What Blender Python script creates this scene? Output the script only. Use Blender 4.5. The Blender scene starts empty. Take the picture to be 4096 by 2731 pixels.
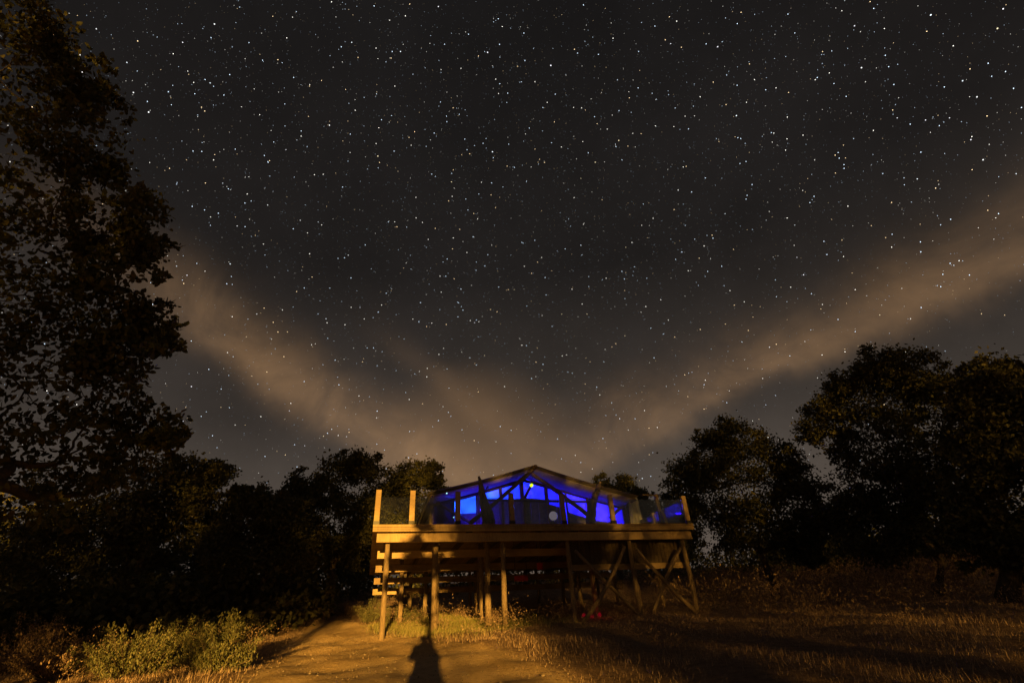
import bpy, math, random
import numpy as np
from mathutils import Vector

random.seed(7)
rng = np.random.default_rng(7)
scene = bpy.context.scene
col = scene.collection

# ------------------------------------------------------------------ camera
F_PX, PITCH, ROLL, CAM_H = 2000.0, 31.0, 3.5, 1.0      # photo pixels are 4096 x 2731
_p, _r = math.radians(PITCH), math.radians(ROLL)
FW = np.array([0, math.cos(_p), math.sin(_p)])
_up0 = np.array([0, -math.sin(_p), math.cos(_p)]); _rt0 = np.array([1.0, 0, 0])
UP = _up0 * math.cos(_r) + _rt0 * math.sin(_r)
RT = _rt0 * math.cos(_r) - _up0 * math.sin(_r)
CAM = np.array([0.0, 0.0, CAM_H])
cam_data = bpy.data.cameras.new('camera')
cam_data.sensor_width = 36.0
cam_data.lens = F_PX / 4096 * 36
cam_data.clip_start = 0.05
cam_data.clip_end = 3000
cam = bpy.data.objects.new('camera', cam_data)
col.objects.link(cam)
from mathutils import Matrix
M = Matrix(((RT[0], UP[0], -FW[0], 0), (RT[1], UP[1], -FW[1], 0), (RT[2], UP[2], -FW[2], CAM_H), (0, 0, 0, 1)))
cam.matrix_world = M
scene.camera = cam

def ray(x, y):
    d = FW * F_PX + RT * (x - 2048) - UP * (y - 1365.5)
    return d / np.linalg.norm(d)

# ------------------------------------------------------------------ view and exposure
scene.view_settings.view_transform = 'Standard'
scene.view_settings.look = 'None'
scene.view_settings.exposure = 1.45
scene.view_settings.gamma = 1.0
scene.render.engine = 'CYCLES'
scene.cycles.use_denoising = True
scene.cycles.max_bounces = 6
scene.cycles.transparent_max_bounces = 12
scene.cycles.sample_clamp_indirect = 3.0

# ------------------------------------------------------------------ node helper
def NT(tree):
    nodes, links = tree.nodes, tree.links
    def n(kind, **kw):
        o = nodes.new(kind)
        for k, v in kw.items():
            if k == 'inp':
                for key, val in v.items():
                    s = o.inputs[key]
                    if isinstance(val, bpy.types.NodeSocket): links.new(val, s)
                    else: s.default_value = val
            else: setattr(o, k, v)
        return o
    return n, links

def vmath(n, op, a, b=None):
    o = n('ShaderNodeVectorMath', operation=op)
    for i, v in enumerate((a, b)):
        if v is None: continue
        if isinstance(v, bpy.types.NodeSocket): o.id_data.links.new(v, o.inputs[i])
        else: o.inputs[i].default_value = v
    return o
def smath(n, op, a, b=None, c=None, clamp=False):
    o = n('ShaderNodeMath', operation=op, use_clamp=clamp)
    for i, v in enumerate((a, b, c)):
        if v is None: continue
        if isinstance(v, bpy.types.NodeSocket): o.id_data.links.new(v, o.inputs[i])
        else: o.inputs[i].default_value = v
    return o.outputs[0]
def ramp(n, fac, stops, interp='LINEAR'):
    o = n('ShaderNodeValToRGB', inp={0: fac})
    cr = o.color_ramp; cr.interpolation = interp
    while len(cr.elements) < len(stops): cr.elements.new(0.5)
    for e, (pos, c) in zip(cr.elements, stops):
        e.position = pos; e.color = tuple(c) + (1,) if len(c) == 3 else c
    return o.outputs[0]
def mixc(n, fac, a, b, blend='MIX'):
    o = n('ShaderNodeMix', data_type='RGBA', blend_type=blend)
    L = o.id_data.links
    for s, v in ((o.inputs[0], fac), (o.inputs[6], a), (o.inputs[7], b)):
        if isinstance(v, bpy.types.NodeSocket): L.new(v, s)
        else: s.default_value = v if not isinstance(v, tuple) or len(v) == 4 else v + (1,)
    return o.outputs[2]

# ------------------------------------------------------------------ night sky (world)
world = bpy.data.worlds.new('World'); scene.world = world
world.use_nodes = True
wt = world.node_tree; wt.nodes.clear()
n, L = NT(wt)
tc = n('ShaderNodeTexCoord')
dirv = tc.outputs['Generated']
sep = n('ShaderNodeSeparateXYZ', inp={0: dirv})
elev = smath(n, 'MAXIMUM', sep.outputs[2], 0.0)
base = ramp(n, elev, [(0.0, (.050, .038, .029)), (0.16, (.041, .0325, .0262)), (0.36, (.0190, .0154, .0130)), (0.62, (.0064, .0055, .0052)), (1.0, (.0036, .0033, .0033))])
# slow unevenness of thin haze
nz1 = n('ShaderNodeTexNoise', inp={'Vector': dirv, 'Scale': 2.3, 'Detail': 8.0, 'Roughness': .62})
haze_var = n('ShaderNodeMapRange', inp={0: nz1.outputs[0], 1: .3, 2: .7, 3: .72, 4: 1.25}).outputs[0]
base = mixc(n, 1.0, base, n('ShaderNodeCombineColor', inp={0: haze_var, 1: haze_var, 2: haze_var}).outputs[0], 'MULTIPLY')
# warped direction for cloud streaks
nz2 = n('ShaderNodeTexNoise', inp={'Vector': dirv, 'Scale': 2.6, 'Detail': 6.0, 'Roughness': .58})
off = vmath(n, 'SUBTRACT', nz2.outputs[1], (.5, .5, .5)).outputs[0]
off = vmath(n, 'MULTIPLY', off, (.17, .17, .17)).outputs[0]
wd = vmath(n, 'NORMALIZE', vmath(n, 'ADD', dirv, off).outputs[0]).outputs[0]
nz3 = n('ShaderNodeTexNoise', inp={'Vector': dirv, 'Scale': 6.5, 'Detail': 9.0, 'Roughness': .62, 'Distortion': .5})
S = 4096 / 2352
def streak(a, b, width, upper, lo, hi, gain):
    """cloud streak along the great circle through two sky directions"""
    da, db = ray(a[0] * S, a[1] * S), ray(b[0] * S, b[1] * S)
    nn = np.cross(da, db); nn /= np.linalg.norm(nn)
    if nn[2] < 0: nn = -nn
    along = da - db; along /= np.linalg.norm(along)
    dist = vmath(n, 'DOT_PRODUCT', wd, tuple(nn)).outputs[1]
    # the upper side feathers out further than the lower one
    side = smath(n, 'GREATER_THAN', dist, 0.0)
    w = smath(n, 'MULTIPLY_ADD', side, upper - width, width)
    q = smath(n, 'DIVIDE', dist, w)
    prof = smath(n, 'POWER', 2.71828, smath(n, 'MULTIPLY', smath(n, 'MULTIPLY', q, q), -1.0))
    al = vmath(n, 'DOT_PRODUCT', dirv, tuple(along)).outputs[1]
    m = n('ShaderNodeMapRange', interpolation_type='SMOOTHSTEP', inp={0: al, 1: lo, 2: hi, 3: 1.0, 4: 0.0}).outputs[0]
    # fade-in from the point where it leaves the horizon glow
    start = float(np.dot(db, along))
    m0 = n('ShaderNodeMapRange', interpolation_type='SMOOTHSTEP', inp={0: al, 1: start - .30, 2: start + .06, 3: 0.0, 4: 1.0}).outputs[0]
    v = n('ShaderNodeMapRange', inp={0: nz3.outputs[0], 1: .32, 2: .68, 3: .45, 4: 1.35}).outputs[0]
    return smath(n, 'MULTIPLY', smath(n, 'MULTIPLY', smath(n, 'MULTIPLY', prof, m), smath(n, 'MULTIPLY', m0, v)), gain)
c1 = streak((560, 800), (1030, 1088), .038, .052, .20, .62, .95)
c2 = streak((2250, 600), (1380, 1030), .028, .068, .45, 1.1, .68)
c3 = streak((760, 500), (1060, 870), .05, .06, .1, .5, .0)
c4 = streak((960, 840), (1150, 1000), .022, .035, .0, .30, .20)
csum = smath(n, 'ADD', smath(n, 'ADD', c1, c2), smath(n, 'ADD', c3, c4))
cloudcol = n('ShaderNodeVectorMath', operation='SCALE', inp={0: (.068, .0370, .0155), 'Scale': csum}).outputs[0]
# town glow low above the ridge behind the tent
gdir = ray(1090 * S, 1085 * S)
gd = vmath(n, 'DOT_PRODUCT', dirv, tuple(gdir)).outputs[1]
glow = n('ShaderNodeMapRange', interpolation_type='SMOOTHSTEP', inp={0: gd, 1: .972, 2: 1.0, 3: 0.0, 4: 1.0}).outputs[0]
glowc = n('ShaderNodeVectorMath', operation='SCALE', inp={0: (.034, .0180, .0068), 'Scale': glow}).outputs[0]
tot = vmath(n, 'ADD', vmath(n, 'ADD', base, cloudcol).outputs[0], glowc).outputs[0]
bg = n('ShaderNodeBackground', inp={0: tot, 1: .84})
wo = n('ShaderNodeOutputWorld', inp={0: bg.outputs[0]})
world.cycles.sampling_method = 'AUTOMATIC'

# ------------------------------------------------------------------ the one directional light (sodium light from down the slope)
SUN_EL, SUN_AZ = 1.5, 10.7
LD = np.array([-math.sin(math.radians(SUN_AZ)) * math.cos(math.radians(SUN_EL)), math.cos(math.radians(SUN_AZ)) * math.cos(math.radians(SUN_EL)), -math.sin(math.radians(SUN_EL))])
sun = bpy.data.lights.new('sun', 'SUN'); sun.energy = 5.0; sun.color = (1.0, .50, .075); sun.angle = math.radians(.5)
sun_o = bpy.data.objects.new('sun', sun); col.objects.link(sun_o)
sun_o.rotation_euler = Vector(LD).to_track_quat('-Z', 'Y').to_euler()
sun_o.location = (5, -40, 6)

# ------------------------------------------------------------------ ground height
def ground(x, y):
    x = np.asarray(x, float); y = np.asarray(y, float)
    z = .085 * y
    z = z + np.where(y > 20, .045 * (y - 20), 0)
    z = np.where(y > 62, .13 * 62 - .9 + .02 * (y - 62), z)
    z = np.where(y < -45, .085 * -45 + .01 * (y + 45), z)
    b = .07 * np.sin(x * .7 + 1.3) * np.sin(y * .55 + .4) + .04 * np.sin(x * 1.9 + y * .8) * np.sin(y * 1.7 - x * .6) + .02 * np.sin(x * 4.1 + 2) * np.sin(y * 3.7 + x)
    return z + b * np.clip((np.hypot(x, y) - 1.5) / 4, 0, 1)
def g1(x, y): return float(ground(x, y))
def on_ground(px, py, far=90):
    d = ray(px, py)
    t0 = 0.5
    t = 0.5
    while t < far:
        P = CAM + d * t
        if P[2] < g1(P[0], P[1]): break
        t0 = t; t += .15
    a, b = t0, t
    for _ in range(20):
        m = (a + b) / 2; P = CAM + d * m
        if P[2] < g1(P[0], P[1]): b = m
        else: a = m
    return CAM + d * a
def at_dist(px, py, dist):
    """point on the pixel's ray at a horizontal distance"""
    d = ray(px, py); return CAM + d * (dist / math.hypot(d[0], d[1]))

# ------------------------------------------------------------------ tags and mesh helpers
def tag(o, label=None, cat=None, group=None, kind=None):
    if label: o['label'] = label
    if cat: o['category'] = cat
    if group: o['group'] = group
    if kind: o['kind'] = kind
    return o
def empty(name, loc=(0, 0, 0), label=None, cat=None, group=None):
    o = bpy.data.objects.new(name, None); o.location = loc; o.empty_display_size = .3
    col.objects.link(o); return tag(o, label, cat, group)

class MB:
    def __init__(s): s.v = []; s.f = []; s.smooth = []
    def add(s, vs, fs, smooth=False):
        b = len(s.v); s.v += [tuple(map(float, v)) for v in vs]; s.f += [tuple(i + b for i in f) for f in fs]; s.smooth += [smooth] * len(fs); return s
    def box8(s, c):      # 8 corners: bottom 4 ccw, top 4 ccw
        return s.add(c, [(3, 2, 1, 0), (4, 5, 6, 7), (0, 1, 5, 4), (1, 2, 6, 5), (2, 3, 7, 6), (3, 0, 4, 7)])
    def beam(s, a, b, w, h, up=(0, 0, 1)):   # bar of rectangular section from a to b
        a, b, up = map(lambda q: np.array(q, float), (a, b, up))
        d = b - a; d /= np.linalg.norm(d); sd = np.cross(d, up)
        if np.linalg.norm(sd) < 1e-4: sd = np.cross(d, (1, 0, 0))
        sd /= np.linalg.norm(sd); u = np.cross(sd, d)
        c = []
        for P in (a, b): c += [P - sd * w / 2 - u * h / 2, P + sd * w / 2 - u * h / 2, P + sd * w / 2 + u * h / 2, P - sd * w / 2 + u * h / 2]
        return s.box8(c)
    def tube(s, pts, radii, seg=8, wob=0.0):
        pts = [np.array(p, float) for p in pts]
        vs, fs = [], []
        ref = np.array([.13, .31, 1.0])
        for i, p in enumerate(pts):
            d = pts[min(i + 1, len(pts) - 1)] - pts[max(i - 1, 0)]; d /= (np.linalg.norm(d) + 1e-9)
            rf = ref if abs(d @ ref) / np.linalg.norm(ref) < .93 else np.array([1.0, .2, .1])
            a = np.cross(d, rf); a /= np.linalg.norm(a); b = np.cross(d, a)
            for k in range(seg):
                an = 2 * math.pi * k / seg
                rr = radii[i] * (1 + wob * random.uniform(-1, 1))
                vs.append(p + (a * math.cos(an) + b * math.sin(an)) * rr)
        for i in range(len(pts) - 1):
            for k in range(seg):
                fs.append((i * seg + k, i * seg + (k + 1) % seg, (i + 1) * seg + (k + 1) % seg, (i + 1) * seg + k))
        fs.append(tuple(range(seg))[::-1]); fs.append(tuple(range((len(pts) - 1) * seg, len(pts) * seg)))
        return s.add(vs, fs, True)
    def lathe(s, prof, c, seg=20):
        vs, fs = [], []
        for r, z in prof:
            for k in range(seg):
                an = 2 * math.pi * k / seg; vs.append((c[0] + r * math.cos(an), c[1] + r * math.sin(an), c[2] + z))
        m = len(prof)
        for i in range(m - 1):
            for k in range(seg): fs.append((i * seg + k, i * seg + (k + 1) % seg, (i + 1) * seg + (k + 1) % seg, (i + 1) * seg + k))
        fs.append(tuple(range(seg))[::-1]); fs.append(tuple(range((m - 1) * seg, m * seg)))
        return s.add(vs, fs, True)
    def build(s, name, mat, parent=None, loc=None):
        me = bpy.data.meshes.new(name)
        vs = s.v
        o = bpy.data.objects.new(name, me)
        org = np.zeros(3)
        if parent is not None:
            org = np.array(parent_world(parent))
        elif loc is not None:
            org = np.array(loc, float); o.location = loc
        me.from_pydata([tuple(np.array(v) - org) for v in vs], [], s.f)
        me.polygons.foreach_set('use_smooth', s.smooth)
        me.materials.append(mat); me.update()
        col.objects.link(o)
        if parent is not None: o.parent = parent
        return o
def parent_world(p):
    l = np.array(p.location)
    while p.parent is not None: p = p.parent; l = l + np.array(p.location)
    return l

def fast_mesh(name, verts, faces, mat, parent=None, smooth=False):
    """verts (N,3) array, faces (M,k) array"""
    me = bpy.data.meshes.new(name)
    verts = np.asarray(verts, np.float32)
    if parent is not None: verts = verts - parent_world(parent).astype(np.float32)
    k = faces.shape[1]; m = len(faces)
    me.vertices.add(len(verts)); me.vertices.foreach_set('co', verts.ravel())
    me.loops.add(m * k); me.loops.foreach_set('vertex_index', faces.astype(np.int32).ravel())
    me.polygons.add(m); me.polygons.foreach_set('loop_start', np.arange(0, m * k, k, dtype=np.int32))
    me.polygons.foreach_set('use_smooth', np.full(m, smooth, dtype=bool))
    me.materials.append(mat); me.update(calc_edges=True); me.validate()
    o = bpy.data.objects.new(name, me); col.objects.link(o)
    if parent is not None: o.parent = parent
    return o

# ------------------------------------------------------------------ materials
def new_mat(name):
    m = bpy.data.materials.new(name); m.use_nodes = True; m.node_tree.nodes.clear()
    nn, LL = NT(m.node_tree); return m, nn, LL
def finish(nn, shader): nn('ShaderNodeOutputMaterial', inp={0: shader})

def wood_mat(name, c1, c2, scale=(2, 2, 14), rough=.75, bump=.25):
    m, n, L = new_mat(name)
    tc = n('ShaderNodeTexCoord'); oi = n('ShaderNodeObjectInfo')
    mp = n('ShaderNodeMapping', inp={0: tc.outputs['Object'], 3: scale})
    sh = vmath(n, 'ADD', mp.outputs[0], vmath(n, 'SCALE', oi.outputs['Location'], None).outputs[0]).outputs[0]
    nz = n('ShaderNodeTexNoise', inp={'Vector': sh, 'Scale': 3.0, 'Detail': 6.0, 'Roughness': .65, 'Distortion': .6})
    nb = n('ShaderNodeTexNoise', inp={'Vector': tc.outputs['Object'], 'Scale': 1.1, 'Detail': 3.0})
    c = ramp(n, nz.outputs[0], [(.3, c1), (.7, c2)])
    st = ramp(n, nb.outputs[0], [(.35, (.55, .52, .5)), (.65, (1, 1, 1))])
    c = mixc(n, 1.0, c, st, 'MULTIPLY')
    rv = n('ShaderNodeMapRange', inp={0: oi.outputs['Random'], 3: .72, 4: 1.12}).outputs[0]
    c = mixc(n, 1.0, c, n('ShaderNodeCombineColor', inp={0: rv, 1: rv, 2: rv}).outputs[0], 'MULTIPLY')
    bm = n('ShaderNodeBump', inp={'Strength': bump, 'Distance': .02, 'Height': nz.outputs[0]})
    b = n('ShaderNodeBsdfPrincipled', inp={'Base Color': c, 'Roughness': rough, 'Normal': bm.outputs[0]})
    finish(n, b.outputs[0]); return m

def bark_mat(name, c1, c2):
    m, n, L = new_mat(name)
    tc = n('ShaderNodeTexCoord')
    mp = n('ShaderNodeMapping', inp={0: tc.outputs['Object'], 3: (7, 7, 1.6)})
    nz = n('ShaderNodeTexNoise', inp={'Vector': mp.outputs[0], 'Scale': 3.0, 'Detail': 7.0, 'Roughness': .7})
    c = ramp(n, nz.outputs[0], [(.35, c1), (.68, c2)])
    bm = n('ShaderNodeBump', inp={'Strength': .8, 'Distance': .04, 'Height': nz.outputs[0]})
    b = n('ShaderNodeBsdfPrincipled', inp={'Base Color': c, 'Roughness': .9, 'Normal': bm.outputs[0]})
    finish(n, b.outputs[0]); return m

def leaf_mat(name, c1, c2, c3, trans=.25):
    m, n, L = new_mat(name)
    ge = n('ShaderNodeNewGeometry')
    c = ramp(n, ge.outputs['Random Per Island'], [(0, c1), (.6, c2), (1, c3)])
    d = n('ShaderNodeBsdfPrincipled', inp={'Base Color': c, 'Roughness': .65})
    t = n('ShaderNodeBsdfTranslucent', inp={0: c})
    mx = n('ShaderNodeMixShader', inp={0: trans, 1: d.outputs[0], 2: t.outputs[0]})
    finish(n, mx.outputs[0]); return m

def plain_mat(name, c, rough=.6, metal=0.0, noise=.25, scale=8.0, bump=0.0, spec=.5):
    m, n, L = new_mat(name)
    tc = n('ShaderNodeTexCoord')
    nz = n('ShaderNodeTexNoise', inp={'Vector': tc.outputs['Object'], 'Scale': scale, 'Detail': 5.0, 'Roughness': .6})
    lo = tuple(x * (1 - noise) for x in c); hi = tuple(min(1, x * (1 + noise)) for x in c)
    cc = ramp(n, nz.outputs[0], [(.3, lo), (.7, hi)])
    kw = {'Base Color': cc, 'Roughness': rough, 'Metallic': metal, 'Specular IOR Level': spec}
    if bump:
        bm = n('ShaderNodeBump', inp={'Strength': bump, 'Distance': .02, 'Height': nz.outputs[0]}); kw['Normal'] = bm.outputs[0]
    b = n('ShaderNodeBsdfPrincipled', inp=kw); finish(n, b.outputs[0]); return m

def canvas_mat(name, c, trans=.35, fold=6.0):
    m, n, L = new_mat(name)
    tc = n('ShaderNodeTexCoord')
    nz = n('ShaderNodeTexNoise', inp={'Vector': tc.outputs['Object'], 'Scale': 1.3, 'Detail': 4.0})
    wv = n('ShaderNodeTexNoise', inp={'Vector': tc.outputs['Object'], 'Scale': fold, 'Detail': 2.0})
    cc = ramp(n, nz.outputs[0], [(.3, tuple(x * .7 for x in c)), (.7, c)])
    bm = n('ShaderNodeBump', inp={'Strength': .5, 'Distance': .05, 'Height': wv.outputs[0]})
    d = n('ShaderNodeBsdfDiffuse', inp={0: cc, 'Normal': bm.outputs[0]})
    t = n('ShaderNodeBsdfTranslucent', inp={0: cc, 'Normal': bm.outputs[0]})
    mx = n('ShaderNodeMixShader', inp={0: trans, 1: d.outputs[0], 2: t.outputs[0]})
    finish(n, mx.outputs[0]); return m

def emit_mat(name, c, strength, sampling=None):
    m, n, L = new_mat(name)
    e = n('ShaderNodeEmission', inp={0: tuple(c) + (1,), 1: strength}); finish(n, e.outputs[0])
    if sampling: m.cycles.emission_sampling = sampling
    return m

def glass_mat(name):
    m, n, L = new_mat(name)
    t = n('ShaderNodeBsdfTransparent', inp={0: (.80, .84, .83, 1)})
    g = n('ShaderNodeBsdfGlossy', inp={0: (1, 1, 1, 1), 'Roughness': .04})
    d = n('ShaderNodeBsdfDiffuse', inp={0: (.11, .11, .10, 1)})
    fr = n('ShaderNodeFresnel', inp={0: 1.5})
    tcn = n('ShaderNodeTexCoord')
    sm = n('ShaderNodeTexNoise', inp={'Vector': tcn.outputs['Object'], 'Scale': 5.0, 'Detail': 5.0})
    sv = n('ShaderNodeMapRange', inp={0: sm.outputs[0], 1: .4, 2: .75, 3: .01, 4: .05}).outputs[0]
    a = n('ShaderNodeMixShader', inp={0: fr.outputs[0], 1: t.outputs[0], 2: g.outputs[0]})
    b = n('ShaderNodeMixShader', inp={0: sv, 1: a.outputs[0], 2: d.outputs[0]})
    finish(n, b.outputs[0]); return m

def ground_mat():
    m, n, L = new_mat('ground_soil')
    geo = n('ShaderNodeNewGeometry'); P = geo.outputs['Position']
    at = n('ShaderNodeAttribute', attribute_name='sand')
    big = n('ShaderNodeTexNoise', inp={'Vector': P, 'Scale': .55, 'Detail': 6.0, 'Roughness': .6})
    fine = n('ShaderNodeTexNoise', inp={'Vector': P, 'Scale': 9.0, 'Detail': 8.0, 'Roughness': .7})
    grain = n('ShaderNodeTexNoise', inp={'Vector': P, 'Scale': 60.0, 'Detail': 4.0, 'Roughness': .7})
    sand = ramp(n, fine.outputs[0], [(.28, (.52, .36, .21)), (.5, (.72, .54, .33)), (.75, (.82, .65, .43))])
    sand = mixc(n, ramp(n, big.outputs[0], [(.40, (0, 0, 0)), (.62, (.6, .6, .6))]), sand, (.40, .27, .14))
    dry = ramp(n, fine.outputs[0], [(.3, (.18, .12, .085)), (.55, (.34, .235, .165)), (.75, (.46, .34, .24))])
    edge = smath(n, 'ADD', at.outputs['Fac'], smath(n, 'MULTIPLY', smath(n, 'SUBTRACT', fine.outputs[0], .5), 1.1))
    msk = n('ShaderNodeMapRange', interpolation_type='SMOOTHSTEP', inp={0: edge, 1: .3, 2: .7}).outputs[0]
    c = mixc(n, msk, dry, sand)
    hgt = smath(n, 'ADD', smath(n, 'MULTIPLY', fine.outputs[0], 1.0), smath(n, 'MULTIPLY', grain.outputs[0], .35))
    bm = n('ShaderNodeBump', inp={'Strength': 1.0, 'Distance': .10, 'Height': hgt})
    b = n('ShaderNodeBsdfPrincipled', inp={'Base Color': c, 'Roughness': 1.0, 'Specular IOR Level': .1, 'Normal': bm.outputs[0]})
    finish(n, b.outputs[0]); return m

MAT = dict(
    pine=wood_mat('pale_pine', (.30, .21, .11), (.46, .34, .19)),
    fascia=wood_mat('fascia_pine', (.27, .19, .10), (.42, .31, .17), scale=(14, 2, 2)),
    log=bark_mat('round_log', (.11, .08, .05), (.27, .20, .13)),
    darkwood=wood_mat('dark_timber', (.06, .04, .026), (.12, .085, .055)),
    drift=bark_mat('driftwood', (.13, .10, .08), (.30, .24, .19)),
    bark=bark_mat('oak_bark', (.03, .022, .016), (.10, .075, .05)),
    oak=leaf_mat('oak_leaf', (.035, .04, .012), (.06, .065, .018), (.10, .085, .025)),
    oak2=leaf_mat('oak_leaf_far', (.04, .045, .018), (.07, .073, .028), (.105, .095, .038)),
    shrub=leaf_mat('shrub_leaf', (.05, .062, .022), (.10, .105, .04), (.16, .145, .065), .15),
    drybush=leaf_mat('dry_shrub_leaf', (.12, .08, .055), (.20, .135, .095), (.28, .20, .14), .15),
    straw=leaf_mat('straw', (.19, .13, .095), (.33, .235, .175), (.45, .34, .25), .15),
    greengrass=leaf_mat('green_grass', (.09, .11, .03), (.19, .19, .06), (.34, .28, .12), .15),
    metal=plain_mat('black_clamp', (.02, .02, .022), .45, .6),
    canvas=canvas_mat('tent_canvas', (.55, .52, .47), 0.0),
    fly=canvas_mat('fly_canvas', (.34, .32, .30), .30),
    mesh=canvas_mat('dark_canvas', (.16, .15, .17), .12),
    window=canvas_mat('window_canvas', (.80, .80, .80), .62),
    paleboard=plain_mat('grey_board', (.22, .21, .23), .7),
    fabric=plain_mat('sofa_fabric', (.06, .055, .06), .95, bump=.3, scale=30),
    ball_glow=emit_mat('painted_ball_glow', (.60, .47, .58), .11),  # lilac emission stands in for light falling on the ball
    cloth=plain_mat('dark_jacket', (.05, .05, .06), .9),
    skin=plain_mat('skin', (.45, .30, .22), .6),
    hair=plain_mat('hair', (.03, .02, .015), .7),
    glass=glass_mat('glass'),
    ground=ground_mat(),
    rock=plain_mat('rock', (.22, .18, .14), .9, bump=.6),
    red=plain_mat('painted_red_light', (.45, .02, .02), .5),  # red lamplight on the beams, put into the board colour
    blue_l=emit_mat('blue_bulb', (.05, .18, 1), 6), blue_c=emit_mat('blue_bulb_violet', (.08, .01, 1), 6),
    yellow=emit_mat('yellow_bulb', (.75, 1.0, .015), .42), redlamp=emit_mat('red_bulb', (1, .01, .04), .05),
    white_led=emit_mat('cool_led', (.4, .9, 1.0), .6),
)

# ------------------------------------------------------------------ ground sheet, path
def axis(lo, hi, fine_lo, fine_hi, step, grow=1.12):
    a = list(np.arange(fine_lo, fine_hi, step)); s = step
    x = fine_hi
    while x < hi: a.append(x); s *= grow; x += s
    a.append(hi); s = step; x = fine_lo - step; pre = []
    while x > lo: pre.append(x); s *= grow; x -= s
    pre.append(lo); return np.array(sorted(pre) + a)
PATH_PX = [(900, 2860), (1010, 2700), (1140, 2590), (1240, 2505), (1330, 2478), (1450, 2500), (1530, 2535), (1680, 2552), (1900, 2572), (2060, 2610), (2180, 2670), (2330, 2760), (2480, 2880), (1700, 3200)]
PATH = np.array([on_ground(*p)[:2] for p in PATH_PX])
def path_sd(x, y):
    """signed distance to the sandy path outline, positive inside"""
    x = np.asarray(x, float).ravel(); y = np.asarray(y, float).ravel()
    best = np.full(x.shape, 1e9); inside = np.zeros(x.shape, bool)
    N = len(PATH)
    for i in range(N):
        a, b = PATH[i], PATH[(i + 1) % N]
        ab = b - a; t = np.clip(((x - a[0]) * ab[0] + (y - a[1]) * ab[1]) / (ab @ ab), 0, 1)
        best = np.minimum(best, np.hypot(x - a[0] - t * ab[0], y - a[1] - t * ab[1]))
        c = (a[1] > y) != (b[1] > y)
        with np.errstate(divide='ignore', invalid='ignore'):
            xi = (b[0] - a[0]) * (y - a[1]) / (b[1] - a[1]) + a[0]
        inside ^= c & (x < xi)
    return np.where(inside, best, -best)
def sheet(name, xs, ys, lift, keep=None):
    X, Y = np.meshgrid(xs, ys); Z = ground(X, Y) + lift
    V = np.stack([X.ravel(), Y.ravel(), Z.ravel()], 1)
    nx = len(xs); I = np.arange(len(ys) - 1)[:, None] * nx + np.arange(nx - 1)[None, :]
    Fc = np.stack([I, I + 1, I + nx + 1, I + nx], -1).reshape(-1, 4)
    if keep is not None:
        cx = V[Fc, 0].mean(1); cy = V[Fc, 1].mean(1); Fc = Fc[keep(cx, cy)]
        u, inv = np.unique(Fc, return_inverse=True); V = V[u]; Fc = inv.reshape(Fc.shape)
    o = fast_mesh(name, V, Fc, MAT['ground'], smooth=True)
    sd = path_sd(V[:, 0], V[:, 1])
    at = o.data.attributes.new('sand', 'FLOAT', 'POINT'); at.data.foreach_set('value', np.clip(sd / .9 + .55, 0, 1).astype(np.float32))
    return tag(o, kind='structure')
xs = axis(-400, 400, -14, 16, .25); ys = axis(-400, 500, -6, 26, .25)
sheet('ground', xs, ys, 0.0)
sheet('path', np.arange(-9, 4, .12), np.arange(-1, 17, .12), .012, lambda x, y: path_sd(x, y) > .25)

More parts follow.
